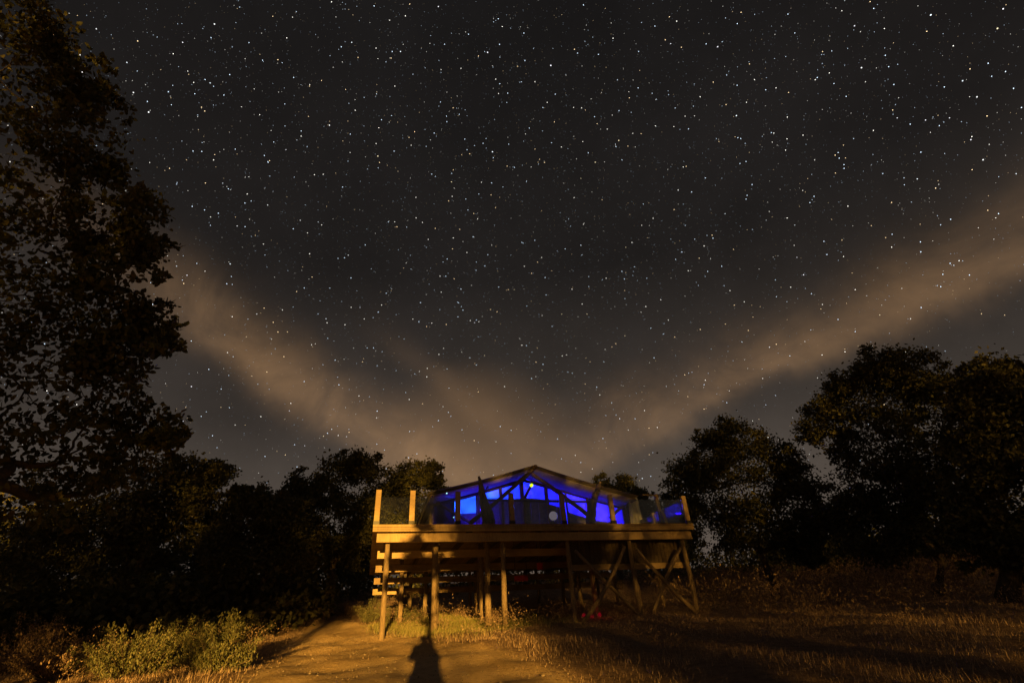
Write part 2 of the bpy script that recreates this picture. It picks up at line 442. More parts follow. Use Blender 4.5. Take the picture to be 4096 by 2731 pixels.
# ------------------------------------------------------------------ stars
def build_stars():
    R = 900.0
    dirs, rad, cols = [], [], []
    N = 100000
    z = rng.uniform(.02, 1, N); ph = rng.uniform(0, 2 * math.pi, N); h = np.sqrt(1 - z * z)
    D = np.stack([h * np.cos(ph), h * np.sin(ph), z], 1)
    mag = rng.pareto(1.15, N)            # many faint, few bright
    ext = np.clip((z - .02) / .35, .3, 1)
    keep = rng.random(N) < np.clip(.15 + z * 1.2, 0, 1)
    br = np.clip(.03 + .05 * mag, 0, 1.1) * ext
    px = np.clip(.13 + .04 * np.sqrt(mag), .13, .34)
    tint = rng.random(N)
    C = np.where(tint[:, None] < .18, np.array([1, .70, .38]), np.where(tint[:, None] < .5, np.array([1, .95, .85]), np.array([.66, .82, 1.0])))
    D, br, px, C = D[keep], br[keep], px[keep], C[keep]
    named = [(1007, 15), (493, 55), (420, 97), (808, 97), (292, 143), (307, 212), (342, 257), (757, 287), (868, 358, 1), (1037, 417, 1), (1367, 372, 1), (1421, 322, 1), (1691, 265), (1648, 107), (1962, 59), (2137, 34), (2290, 65, 1), (1120, 120), (920, 118), (1265, 150), (1978, 155), (2210, 185), (2257, 366), (2303, 20), (1131, 348), (731, 509), (545, 518), (430, 631), (406, 610), (529, 605), (827, 705), (749, 731), (900, 662), (1181, 664, 1), (1348, 720, 1), (1290, 720, 1), (1825, 516), (1845, 630), (1437, 567, 1), (1767, 796), (1986, 812, 1), (1530, 886), (1113, 815, 1), (1245, 849, 1), (536, 818), (440, 886), (421, 966), (665, 942), (762, 984), (743, 1000, 1), (796, 1001), (700, 1022), (1407, 1060), (1423, 960), (2020, 722, 1), (2190, 608), (2106, 410), (1665, 490), (1435, 770, 1), (1090, 740), (800, 585), (657, 343), (222, 66), (240, 133), (258, 326), (483, 190), (1540, 100), (1334, 409, 1), (2243, 222), (2229, 320), (2333, 398), (1990, 678), (1455, 1130), (1475, 1097), (1850, 1140), (615, 470), (512, 420), (2060, 270), (2125, 275), (2180, 270), (1830, 590), (590, 720), (690, 505)]
    nd, nb, npx, nc = [], [], [], []
    for i, s in enumerate(named):
        nd.append(ray(s[0] * S, s[1] * S)); bright = random.uniform(.35, .7) if i > 24 else random.uniform(.5, .9)
        nb.append(bright); npx.append(random.uniform(.30, .48) if i > 24 else random.uniform(.42, .62)); nc.append((1, .82, .5) if len(s) > 2 else random.choice([(1, 1, 1), (.85, .93, 1), (.95, .92, 1)]))
    D = np.vstack([D, nd]); br = np.concatenate([br, nb]); px = np.concatenate([px, npx]); C = np.vstack([C, nc])
    m = len(D); r = px * (4096 / 1024) / F_PX * R
    octa = np.array([[1, 0, 0], [-1, 0, 0], [0, 1, 0], [0, -1, 0], [0, 0, 1], [0, 0, -1]], float)
    of = np.array([[0, 2, 4], [2, 1, 4], [1, 3, 4], [3, 0, 4], [2, 0, 5], [1, 2, 5], [3, 1, 5], [0, 3, 5]])
    V = (D[:, None, :] * R + octa[None] * r[:, None, None]).reshape(-1, 3)
    Fc = (of[None] + (np.arange(m) * 6)[:, None, None]).reshape(-1, 3)
    mt, nn, LL = new_mat('star_light')
    at = nn('ShaderNodeAttribute', attribute_name='starcol')
    e = nn('ShaderNodeEmission', inp={0: at.outputs['Color'], 1: 1.0}); finish(nn, e.outputs[0]); mt.cycles.emission_sampling = 'NONE'
    o = fast_mesh('stars', V, Fc, mt)
    ca = o.data.attributes.new('starcol', 'FLOAT_COLOR', 'POINT')
    cc = np.repeat(np.concatenate([C * br[:, None], np.ones((m, 1))], 1), 6, 0).astype(np.float32); ca.data.foreach_set('color', cc.ravel())
    tag(o, 'countless white stars scattered over the night sky', 'stars', kind='stuff')
build_stars()

# ------------------------------------------------------------------ deck local frame
YAW = math.radians(16)
E1 = np.array([math.cos(YAW), math.sin(YAW), 0]); E2 = np.array([-math.sin(YAW), math.cos(YAW), 0])
O = np.array([0, 16.0, 0]) - E1 * (np.array([0, 16.0, 0]) @ E1)   # so s is measured along E1 from the foot of the camera
T0C = float(O @ E2)
def W(s, t, z): return E1 * s + E2 * (T0C + t) + np.array([0, 0, z])
def px(x, y, t=0.0):
    """pixel -> (s, z) on the vertical plane t metres behind the deck front"""
    d = ray(x, y); k = (T0C + t) / (d @ E2); P = CAM + d * k
    return float(P @ E1), float(P[2])
def pw(x, y, t=0.0): s_, z_ = px(x, y, t); return W(s_, t, z_)

# deck level and ends from the photograph
sL, zL = px(1493, 2092); sR, zR = px(2771, 2097)
ZD = (zL + zR) / 2           # top of the deck edge
deck = empty('raised_deck', W((sL + sR) / 2, 4, g1(*W((sL + sR) / 2, 4, 0)[:2])), 'pale timber deck on tall log stilts with glass panels between rail posts', 'deck')
DEPTH = 11.0
FH, BH = .20, .20
def lbox(name, s0, s1, t0, t1, z0, z1, mat, parent):
    return MB().box8([W(s0, t0, z0), W(s1, t0, z0), W(s1, t1, z0), W(s0, t1, z0), W(s0, t0, z1), W(s1, t0, z1), W(s1, t1, z1), W(s0, t1, z1)]).build(name, mat, parent)
# fascia of three stacked boards, the lowest a little proud
fz = [ZD, ZD - .075, ZD - .145, ZD - .205]
for i in range(3):
    cuts = [sL] + [sL + (sR - sL) * q + random.uniform(-.4, .4) for q in ((.27, .55, .8), (.36, .68), (.22, .48, .74))[i]] + [sR]
    for a_, b_ in zip(cuts[:-1], cuts[1:]):
        j_ = random.uniform(0, .005)
        lbox('fascia_board', a_ + .003, b_ - .003, -.03 - (.012 if i == 2 else 0) - j_, .012, fz[i + 1] + .005, fz[i] - random.uniform(0, .004), MAT['fascia'], deck)
lbox('rim_beam', sL + .13, sR - .1, .05, .19, ZD - .47, ZD - .235, MAT['fascia'], deck)
# boards of the floor, running back from the front edge
npl = 72; w = (sR - sL) / npl
pm = MB().box8([W(0, 0, 0), W(w - .008, 0, 0), W(w - .008, DEPTH, 0), W(0, DEPTH, 0), W(0, 0, .035), W(w - .008, 0, .035), W(w - .008, DEPTH, .035), W(0, DEPTH, .035)])
base0 = W(0, 0, 0)
me = bpy.data.meshes.new('plank'); me.from_pydata([tuple(np.array(v) - base0) for v in pm.v], [], pm.f); me.materials.append(MAT['pine'])
dl = np.array(deck.location)
for i in range(npl):
    o = bpy.data.objects.new('plank', me); col.objects.link(o); o.parent = deck; o.location = W(sL + i * w, .02, ZD - .036) - dl
# joists seen from below, descending line of cross beams under the deck
def depth_for(slope_px, z):   # depth t at which height z appears on the given pixel row
    d = ray(*slope_px); k = (z - CAM_H) / d[2]; P = CAM + d * k; return float(P @ E2) - T0C
rows = [((1640, 2215), ZD - .56), ((1640, 2271), ZD - .66), ((1640, 2319), ZD - .77), ((1800, 2356), ZD - .95)]
beams_t = []
for rpx, zc in rows:
    t = depth_for(rpx, zc); beams_t.append((t, zc))
    lbox('cross_beam', sL + .2, sR - .2, t, t + .09, zc - .115, zc + .105, MAT['pine'], deck)
for k, sj in enumerate(np.linspace(sL + .6, sR - .6, 9)):
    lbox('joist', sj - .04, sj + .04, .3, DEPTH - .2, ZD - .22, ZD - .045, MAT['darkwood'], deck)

def log(name, a, b, ra, rb, mat, parent, seg=8, bend=.03):
    a, b = np.array(a, float), np.array(b, float); pts, rr = [], []
    k = 7
    off = rng.normal(0, 1, 3) * bend
    for i in range(k):
        u = i / (k - 1); pts.append(a + (b - a) * u + off * math.sin(math.pi * u) + rng.normal(0, .006, 3)); rr.append((ra + (rb - ra) * u) * random.uniform(.94, 1.07))
    return MB().tube(pts, rr, seg, .05).build(name, mat, parent)
def post(x0, y0, x1, t=.21, r=.075, ztop=None, name='stilt', mat='log'):
    s, z = px(x0, y0, t); s1, _ = px(x1, 2500, t)
    zt = ztop if ztop is not None else ZD - .27
    zb = g1(*W(s, t, 0)[:2]) - .3
    return log(name, W((s + s1) / 2, t, zb), W((s + s1) / 2, t, zt), r * 1.08, r * .92, MAT[mat], deck)
for x0, x1 in ((1550, 1531), (2012, 2020), (2267, 2300), (2515, 2570), (2738, 2790)):
    post(x0, 2160, x1, t=.36, ztop=ZD - .24)
# further posts standing in rows under the deck
for (t, zc), xs_ in zip(beams_t, ((1745, 1925, 2380, 2650), (1600, 1920, 2330, 2560), (1700, 1905, 2260, 2470), (1640, 1880, 2150, 2400))):
    for x in xs_:
        s, _ = px(x, 2400, t + .2); zb = g1(*W(s, t + .2, 0)[:2]) - .3
        log('stilt', W(s, t + .2, zb), W(s, t + .2, ZD - .23), .085, .07, MAT['log'], deck)
s, _ = px(1950, 2440, 1.2)
log('stilt', W(s, 1.0, g1(*W(s, 1.0, 0)[:2]) - .3), W(s, 1.0, ZD - .23), .095, .08, MAT['log'], deck)
s, _ = px(1740, 2300, .9)
log('stilt', W(s, .9, g1(*W(s, .9, 0)[:2]) - .3), W(s, .9, ZD - .23), .10, .085, MAT['log'], deck)
# crossed log braces of the right bays
for a, b, t in (((2300, 2200), (2580, 2478), .22), ((2500, 2185), (2330, 2490), .05), ((2545, 2195), (2790, 2455), .05), ((2722, 2190), (2600, 2480), .22)):
    log('brace', pw(*a, t), pw(*b, t), .05, .062, MAT['log'], deck, bend=.05)
# boarded skirt panel and its bottom rail behind the braces
s0, _ = px(2290, 2270, .62); s1, _ = px(2745, 2265, .62); zt0 = px(2500, 2262, .62)[1]
nb = 30; bw = (s1 - s0) / nb
for i in range(nb):
    dz = random.uniform(-.02, .02)
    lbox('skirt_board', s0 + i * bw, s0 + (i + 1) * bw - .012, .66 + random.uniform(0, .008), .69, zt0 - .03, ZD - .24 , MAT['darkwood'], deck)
lbox('skirt_rail', s0 - .1, s1 + .1, .56, .65, zt0 - .11, zt0 + .06, MAT['pine'], deck)
# balustrade: timber posts standing in black clamps, glass between
rail = []
RZ0, RZ1 = ZD + .09, ZD + .96
for xt, xb in ((1517, 1505), (1651, 1647), (1832, 1830), (2042, 2048), (2243, 2254), (2435, 2452), (2726, 2749)):
    (s_t, z_t), (s_b, z_b) = px(xt, 1965, .12), px(xb, 2080, .12)
    s = (s_t + s_b) / 2; rail.append((s, z_t))
    zt = px(xt, {1517: 1960, 1651: 1963, 1832: 1967, 2042: 1972, 2243: 1976, 2435: 1980, 2726: 1984}[xt], .12)[1]
    rp = lbox('rail_post', s - .075, s + .075, .06, .16, RZ0, zt, MAT['pine'], deck)
    lbox('post_clamp', s - .085, s + .085, .045, .175, ZD - .01, RZ0 + .02, MAT['metal'], rp)
for (sa, za), (sb, zb) in zip(rail[:-1], rail[1:]):
    lbox('glass_pane', sa + .09, sb - .09, .104, .116, ZD + .05, ZD + .80, MAT['glass'], deck)
# end posts of the side balustrade
for a, b, t in (((2622, 1978), (2648, 2090), .5), ((2646, 2043), (2668, 2098), .3)):
    MB().beam(pw(*b, t), pw(*a, t), .11, .09, E2).build('rail_post', MAT['pine'], deck)
MB().beam(pw(2568, 1979, .5), pw(2634, 1979, .5), .07, .06).build('hand_rail', MAT['darkwood'], deck)
for i in range(1, 5):
    for sd, sx in ((0, sL + .1), (1, sR - .1)):
        lbox('rail_post', sx - .05, sx + .05, i * 2.2, i * 2.2 + .12, RZ0, RZ1 - .12, MAT['pine'], deck)
        lbox('glass_pane', sx - .006, sx + .006, (i - 1) * 2.2 + .25, i * 2.2 - .08, ZD + .05, ZD + .80, MAT['glass'], deck)

# ------------------------------------------------------------------ tent
TF, TW, TB = 2.9, 4.3, 8.8
tent = empty('safari_tent', W(px(2130, 2000, TW)[0], TW, ZD), 'ridge tent glowing blue inside, with log frame and canvas fly', 'tent')
eL, eLz = px(1715, 1967, TF); ap, apz = px(2136, 1860, TF); eR, eRz = px(2552, 1983, TF)
def roof_sheet(name, mat, dz, tf, tb, inset, sag, thick=.012):
    """two slopes with a little sag between ridge and eave"""
    pts = []
    k = 10
    prof = []
    for i in range(k + 1):
        u = i / k; prof.append((eL + inset + (ap - eL - inset) * u, eLz + (apz - eLz) * u - sag * math.sin(math.pi * u)))
    for i in range(1, k + 1):
        u = i / k; prof.append((ap + (eR - inset - ap) * u, apz + (eRz - apz) * u - sag * math.sin(math.pi * u)))
    tt = np.linspace(tf, tb, 9)
    vs, fs = [], []
    m = len(prof)
    for j, t in enumerate(tt):
        for (s, z) in prof: vs.append(W(s, t, z + dz - .03 * math.sin(math.pi * j / 8)))
    for j in range(8):
        for i in range(m - 1): fs.append((j * m + i, j * m + i + 1, (j + 1) * m + i + 1, (j + 1) * m + i))
    o = MB().add(vs, fs, True).build(name, mat, tent)
    md = o.modifiers.new('thickness', 'SOLIDIFY'); md.thickness = thick
    return o
roof_sheet('roof_fly', MAT['fly'], 0.0, TF - .05, TB + .6, 0.0, .05)
roof_sheet('inner_roof', MAT['canvas'], -.09, TF + .12, TB + .2, .10, .045)
fl = ZD + .005
wl, wr = max(eL + .06, px(1733, 2050, TW)[0]), min(eR - .06, px(2518, 2050, TW)[0])
zwl = eLz + .045; zwr = eRz + .055
zap = apz - .035
# back gable, side walls
MB().add([W(wl, TB, fl), W(wr, TB, fl), W(wr, TB, zwr), W(ap, TB, zap), W(wl, TB, zwl)], [(0, 1, 2, 3, 4)]).build('back_wall', MAT['canvas'], tent)
MB().add([W(wl, TW, fl), W(wl, TB, fl), W(wl, TB, zwl), W(wl, TW, zwl)], [(0, 1, 2, 3)]).build('side_wall', MAT['canvas'], tent)
MB().add([W(wr, TW, fl), W(wr, TB, fl), W(wr, TB, zwr), W(wr, TW, zwr)], [(0, 1, 2, 3)]).build('side_wall', MAT['canvas'], tent)
lbox('groundsheet', wl, wr, TW, TB, fl, fl + .012, MAT['fabric'], tent)
# poles along the top of the front wall
log('eave_pole', W(wl - .1, TW, zwl - .22), W(ap, TW, zap - .16), .06, .06, MAT['darkwood'], tent, bend=.01)
log('eave_pole', W(wr + .1, TW, zwr - .22), W(ap, TW, zap - .16), .06, .06, MAT['darkwood'], tent, bend=.01)
log('ridge_pole', W(ap, TF - .15, apz - .1), W(ap, TB + .3, apz - .1), .075, .075, MAT['darkwood'], tent, bend=.01)
log('front_pole', W(eL + .1, TF + .1, eLz - .12), W(eL + .12, TB, eLz - .12), .05, .05, MAT['log'], tent, bend=.01)
log('front_pole', W(eR - .1, TF + .1, eRz - .12), W(eR - .12, TB, eRz - .12), .05, .05, MAT['log'], tent, bend=.01)
# crossed A-frame logs of the porch
for a, b, r in (((2146, 1864), (1878, 2092), .085), ((2128, 1895), (2352, 2058), .08)):
    log('frame_log', pw(*a, TF + .1), pw(*b, TF + .1), r * .9, r, MAT['log'], tent, bend=.04)
for a, b in (((1748, 2004), (1882, 2088)), ((2505, 2014), (2440, 2070))):
    log('brace', pw(*a, TW - .2), pw(*b, TW - .2), .055, .055, MAT['log'], tent, bend=.03)
def tpost(x, ytop, r, t=TW, mat='log', x1=None):
    s, z = px(x, ytop, t); s = (s + px(x1 or x, 2090, t)[0]) / 2 if x1 else s
    log('tent_post', W(s, t, fl), W(s, t, z), r, r * .9, MAT[mat], tent, bend=.015)
tpost(1733, 1985, .11, x1=1725); tpost(1908, 1965, .075); tpost(2000, 1945, .075); tpost(2085, 1930, .10); tpost(2186, 1935, .09, x1=2192)
tpost(2264, 1958, .045, x1=2272); tpost(2350, 1975, .085, x1=2358); tpost(2508, 2000, .09, x1=2522)
MB().beam(pw(1950, 1999, TW - .05), pw(2352, 2006, TW - .05), .07, .08).build('tie_beam', MAT['darkwood'], tent)
# canvas panels of the front
def fpanel(name, quad, t, mat, waves=0):
    (xa, ya), (xb, yb), (xc, yc), (xd, yd) = quad
    vs, fs = [], []
    m = 14
    for i in range(m + 1):
        u = i / m
        tx, ty = xa + (xb - xa) * u, ya + (yb - ya) * u; bx, by = xd + (xc - xd) * u, yd + (yc - yd) * u
        dt = .05 * math.sin(u * waves * math.pi)
        s_t, z_t = px(tx, ty, t); s_b, z_b = px(bx, by, t)
        vs += [W(s_t, t + dt, z_t), W(s_b, t + dt * 1.4, fl)]
    for i in range(m): fs.append((2 * i, 2 * i + 1, 2 * i + 3, 2 * i + 2))
    o = MB().add(vs, fs, True).build(name, mat, tent)
    md = o.modifiers.new('thickness', 'SOLIDIFY'); md.thickness = .01
    return o
fpanel('mesh_panel', ((1738, 2006), (1818, 1990), (1820, 2095), (1736, 2095)), TW + .05, MAT['mesh'], 3)
fpanel('curtain', ((2512, 1996), (2548, 1988), (2580, 2098), (2522, 2098)), TW - .9, MAT['canvas'], 7)
# back-lit canvas windows between the posts, dark boards below them
def front_z(s_):
    """height of the front wall's top edge under the eave poles"""
    return (zwl - .2 + (zap - zwl + .05) * (s_ - wl) / (ap - wl) if s_ < ap else zwr - .2 + (zap - zwr + .05) * (wr - s_) / (wr - ap))
def bay(xa, xb, ya, yb, boards=True):
    t = TW + .06
    sa, za = px(xa, ya, t); sb, zb = px(xb, yb, t)
    MB().box8([W(sa, t, za), W(sb, t, zb), W(sb, t + .008, zb), W(sa, t + .008, za), W(sa, t, front_z(sa)), W(sb, t, front_z(sb)), W(sb, t + .008, front_z(sb)), W(sa, t + .008, front_z(sa))]).build('window_panel', MAT['window'], tent)
    if boards:
        nbd = max(2, int((sb - sa) / .3)); 
        for k in range(nbd):
            u0, u1 = k / nbd, (k + 1) / nbd; s0_, s1_ = sa + (sb - sa) * u0, sa + (sb - sa) * u1 - .008
            MB().box8([W(s0_, t - .02, fl), W(s1_, t - .02, fl), W(s1_, t + .02, fl), W(s0_, t + .02, fl), W(s0_, t - .02, za + (zb - za) * u0 - .003), W(s1_, t - .02, za + (zb - za) * u1 - .003), W(s1_, t + .02, za + (zb - za) * u1 - .003), W(s0_, t + .02, za + (zb - za) * u0 - .003)]).build('half_panel', MAT['paleboard'], tent)
for q in ((1822, 1904, 2056, 2050), (1912, 1996, 1998, 1998), (2004, 2081, 2000, 1994), (2090, 2183, 1990, 1998), (2190, 2262, 2014, 2034), (2267, 2347, 2046, 2072), (2354, 2444, 2078, 2088), (2446, 2512, 2096, 2098)): bay(*q)
sb_ = px(2512, 2050, TW + .06)[0]
lbox('corner_panel', sb_ + .004, wr - .004, TW + .06, TW + .075, fl + .013, zwr - .08, MAT['canvas'], tent)
# things in and around the tent
def driftwood(points, t, label):
    base = pw(points[-1][0], points[-1][1], t)
    e = empty('driftwood_post', W(px(points[-1][0], points[-1][1], t)[0], t, fl), label, 'driftwood')
    pts, rr = [], []
    for x, y, wd_ in points: pts.append(pw(x, y, t) + E2 * random.uniform(-.04, .04)); rr.append(wd_ / 2 / F_PX * (T0C + t) * .95)
    s = px(points[-1][0], 2100, t)[0]
    pts.append(W(s, t, fl)); rr.append(rr[-1])
    # refine with wobble
    P, Rr = [], []
    for i in range(len(pts) - 1):
        for k in range(4):
            u = k / 4; P.append(pts[i] * (1 - u) + pts[i + 1] * u + rng.normal(0, .007, 3)); Rr.append((rr[i] * (1 - u) + rr[i + 1] * u) * random.uniform(.96, 1.04))
    P.append(pts[-1]); Rr.append(rr[-1])
    MB().tube(P, Rr, 11, .06).build('trunk', MAT['drift'], e)
    return e, pts, rr
e, pts, rr = driftwood([(1915, 1904, 9), (1921, 1930, 18), (1928, 1965, 29), (1935, 2000, 38), (1946, 2040, 48), (1955, 2085, 56)], 1.5, 'dark pointed driftwood trunk standing upright on the deck before the tent')
MB().tube([pw(1938, 1975, 1.5), pw(1948, 1948, 1.45), pw(1952, 1942, 1.5), pw(1953, 1968, 1.5)], [.03, .022, .02, .015], 7, .1).build('branch_stub', MAT['drift'], e)
e, pts, rr = driftwood([(2402, 1924, 9), (2396, 1945, 19), (2385, 1970, 24), (2375, 2000, 31), (2368, 2040, 39), (2364, 2076, 44)], 1.5, 'pale leaning driftwood trunk tilting away from the pale ball')
MB().tube([pw(2378, 1990, 1.5), pw(2384, 1968, 1.4), pw(2402, 1946, 1.4)], [.05, .045, .015], 7, .1).build('branch_stub', MAT['drift'], e)

# round pale ball, its lit look painted as emission
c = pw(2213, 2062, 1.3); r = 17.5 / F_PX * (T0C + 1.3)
e = empty('pale_ball', (c[0], c[1], c[2] - r * 1.0), 'round pale ball on the deck with a painted glow', 'lantern')
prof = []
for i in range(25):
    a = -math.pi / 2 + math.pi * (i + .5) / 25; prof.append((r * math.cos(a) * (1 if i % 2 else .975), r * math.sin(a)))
MB().lathe(prof, c, 28).build('ball_shell', MAT['ball_glow'], e)
MB().lathe([(r * .25, -.02), (r * .28, 0), (r * .25, .02)], (c[0], c[1], c[2] + r), 16).build('top_ring', MAT['metal'], e)
MB().tube([(c[0], c[1], fl), (c[0], c[1], c[2] - r * .95)], [.02, .02], 8).lathe([(.14, 0), (.14, .015), (.03, .03)], (c[0], c[1], fl), 16).build('stand', MAT['metal'], e)

# hanging yellow lamp
c = pw(2126, 1940, 3.0); r = 7.5 / F_PX * (T0C + 3)
e = empty('hanging_lamp', tuple(c), 'small glowing yellow bulb hanging under the tent ridge', 'lamp')
MB().lathe([(r * math.cos(a), r * math.sin(a)) for a in np.linspace(-1.5, 1.2, 12)], c, 16).build('bulb', MAT['yellow'], e)
MB().lathe([(r * .45, 0), (r * .5, .05), (r * .3, .09)], (c[0], c[1], c[2] + r * .85), 12).build('socket', MAT['metal'], e)
MB().tube([(c[0], c[1], c[2] + r + .05), W(ap, 3.0, apz - .2)], [.008, .008], 6).build('cord', MAT['metal'], e)
MB().beam(pw(2122, 1945, 3.4), pw(2098, 1992, 3.4), .10, .03, E2).build('slanted_board', MAT['darkwood'], tent)

# blue lamps inside the tent
def blue_lamp(s, t, z, power, colr, mat, label):
    P = W(s, t, z); e = empty('blue_lamp', tuple(P), label, 'lamp', None)
    MB().lathe([(.02, -.06), (.05, -.03), (.055, .01), (.03, .05)], P, 14).build('bulb', mat, e)
    MB().lathe([(.028, .052), (.03, .10), (.012, .12)], P, 12).build('socket', MAT['metal'], e)
    MB().tube([P + np.array([0, 0, .12]), P + np.array([0, 0, .12 + max(.05, 0.25)])], [.006, .006], 6).build('cord', MAT['metal'], e)
    ld = bpy.data.lights.new('blue_light', 'POINT'); ld.energy = power; ld.color = colr; ld.shadow_soft_size = .08
    lo = bpy.data.objects.new('blue_light', ld); col.objects.link(lo); lo.parent = e; lo.location = (0, 0, -.08)
for x_, t_, h_, pw_, c_, m_, lb_ in (
        (1875, 5.6, 1.35, 420, (.008, .085, 1), 'blue_l', 'cyan blue lamp behind the brightest tent window'),
        (2000, 6.0, 1.55, 280, (.004, .0, 1), 'blue_c', 'blue lamp hanging behind the tent window beside the pointed driftwood'),
        (2135, 6.0, 1.75, 300, (.004, .0, 1), 'blue_c', 'blue lamp hanging behind the middle tent window'),
        (2280, 5.9, 1.45, 280, (.004, .0, 1), 'blue_c', 'blue lamp hanging behind the window next to the pale ball'),
        (2420, 5.7, 1.1, 240, (.014, .0, 1), 'blue_c', 'violet blue lamp hanging behind the window by the curtain'),
        (1926, 3.6, 1.25, 16, (.03, .002, 1), 'blue_c', 'blue lamp under the fly behind the pointed driftwood')):
    blue_lamp(min(max(px(x_, 2000, t_)[0], wl + .7), wr - .75), t_, ZD + h_, pw_, c_, MAT[m_], lb_)

# two small pale lamps seen on the tent's left part
for x, y, t, lb in ((1787, 1972, 1.9, 'tiny cool white light under the fly beside the eave'), (1815, 2068, 3.6, 'tiny cyan light low beside the rail post and mesh panel')):
    c = pw(x, y, t); e = empty('small_light', tuple(c), lb, 'light')
    MB().lathe([(.008, -.022), (.022, -.01), (.022, .01), (.008, .022)], c, 10).build('bulb', MAT['white_led'], e)
    MB().tube([c + np.array([0, 0, .02]), c + np.array([0, 0, .09])], [.006, .006], 6).build('holder', MAT['metal'], e)

# red lamps under the deck and boards with red lamplight put into their colour
def red_lamp(x, y, t, power, label):
    s, z = px(x, y, t); P = W(s, t, z); e = empty('red_lamp', (P[0], P[1], g1(P[0], P[1])), label, 'lamp', 'red ground lamps under the deck')
    MB().lathe([(.03, -.05), (.055, -.03), (.06, .0), (.045, .04), (.015, .055)], P, 14).build('bulb', MAT['redlamp'], e)
    MB().tube([(P[0], P[1], g1(P[0], P[1]) - .05), P - np.array([0, 0, .05])], [.018, .014], 8).build('stake', MAT['metal'], e)
    if power:
        ld = bpy.data.lights.new('red_light', 'POINT'); ld.energy = power; ld.color = (1, .02, .05); ld.shadow_soft_size = .05
        lo = bpy.data.objects.new('red_light', ld); col.objects.link(lo); lo.parent = e; lo.location = Vector(P) - e.location + Vector((0, -.15, .1))
red_lamp(2335, 2459, 1.3, 0, 'small dim red lamp on a stake under the deck')
red_lamp(2368, 2463, 1.3, 0, 'small dim red lamp on a stake under the deck')
red_lamp(2398, 2458, 1.3, .45, 'brightest red lamp on a stake beneath the crossed braces')
def redlit_panel(x0, y0, x1, y1, t, label):
    a, b = px(x0, y0, t), px(x1, y1, t)
    e = empty('redlit_board', W((a[0] + b[0]) / 2, t, b[1]), label, 'board')
    lbox('panel', a[0], b[0], t, t + .025, b[1], a[1], MAT['red'], e)
    for s in (a[0] + .03, b[0] - .03): MB().tube([W(s, t + .01, a[1] + .003), W(s, t + .01, ZD - .06)], [.01, .01], 6).build('hanger', MAT['metal'], e)
redlit_panel(2058, 2302, 2112, 2322, 2.6, 'long narrow board hung under the deck, its red lamplight painted on')
redlit_panel(2148, 2250, 2172, 2276, 2.2, 'small square board hung under the deck beams, its red lamplight painted on')

# ------------------------------------------------------------------ foliage
def leaves(centres, n_each, spread, size, shape='diamond', up=0.0, aspect=1.6):
    """leaf-sized faces scattered about each centre"""
    C = np.repeat(np.asarray(centres, float), n_each, 0)
    sp = np.repeat(np.asarray(spread, float).reshape(-1, 1) if np.ndim(spread) else np.full((len(centres), 1), spread), n_each, 0)
    N = len(C)
    P = C + rng.normal(0, 1, (N, 3)) * sp * np.array([1, 1, .8])
    a = rng.normal(0, 1, (N, 3)); a[:, 2] += up; a /= np.linalg.norm(a, axis=1, keepdims=True)
    b = rng.normal(0, 1, (N, 3)); b = np.cross(a, b); b /= np.linalg.norm(b, axis=1, keepdims=True)
    sz = size * rng.uniform(.65, 1.25, (N, 1))
    if shape == 'diamond':
        V = np.stack([P, P + a * sz * .5 + b * sz / aspect * .5, P + a * sz, P + a * sz * .5 - b * sz / aspect * .5], 1)
    else:   # hexagonal oak-like leaf with a fold
        nrm = np.cross(a, b)
        V = np.stack([P, P + a * sz * .35 + b * sz * .30 + nrm * sz * .08, P + a * sz * .75 + b * sz * .22 + nrm * sz * .06, P + a * sz, P + a * sz * .75 - b * sz * .22 + nrm * sz * .06, P + a * sz * .35 - b * sz * .30 + nrm * sz * .08], 1)
    k = V.shape[1]
    return V.reshape(-1, 3), np.arange(N * k).reshape(N, k)
def subclumps(c, r, count, lo=.45, flat=.85):
    c = np.asarray(c, float)
    d = rng.normal(0, 1, (count, 3)); d /= np.linalg.norm(d, axis=1, keepdims=True)
    rr = r * rng.uniform(lo ** 2, 1, (count, 1)) ** .5
    return c + d * rr * np.array([1, 1, flat])
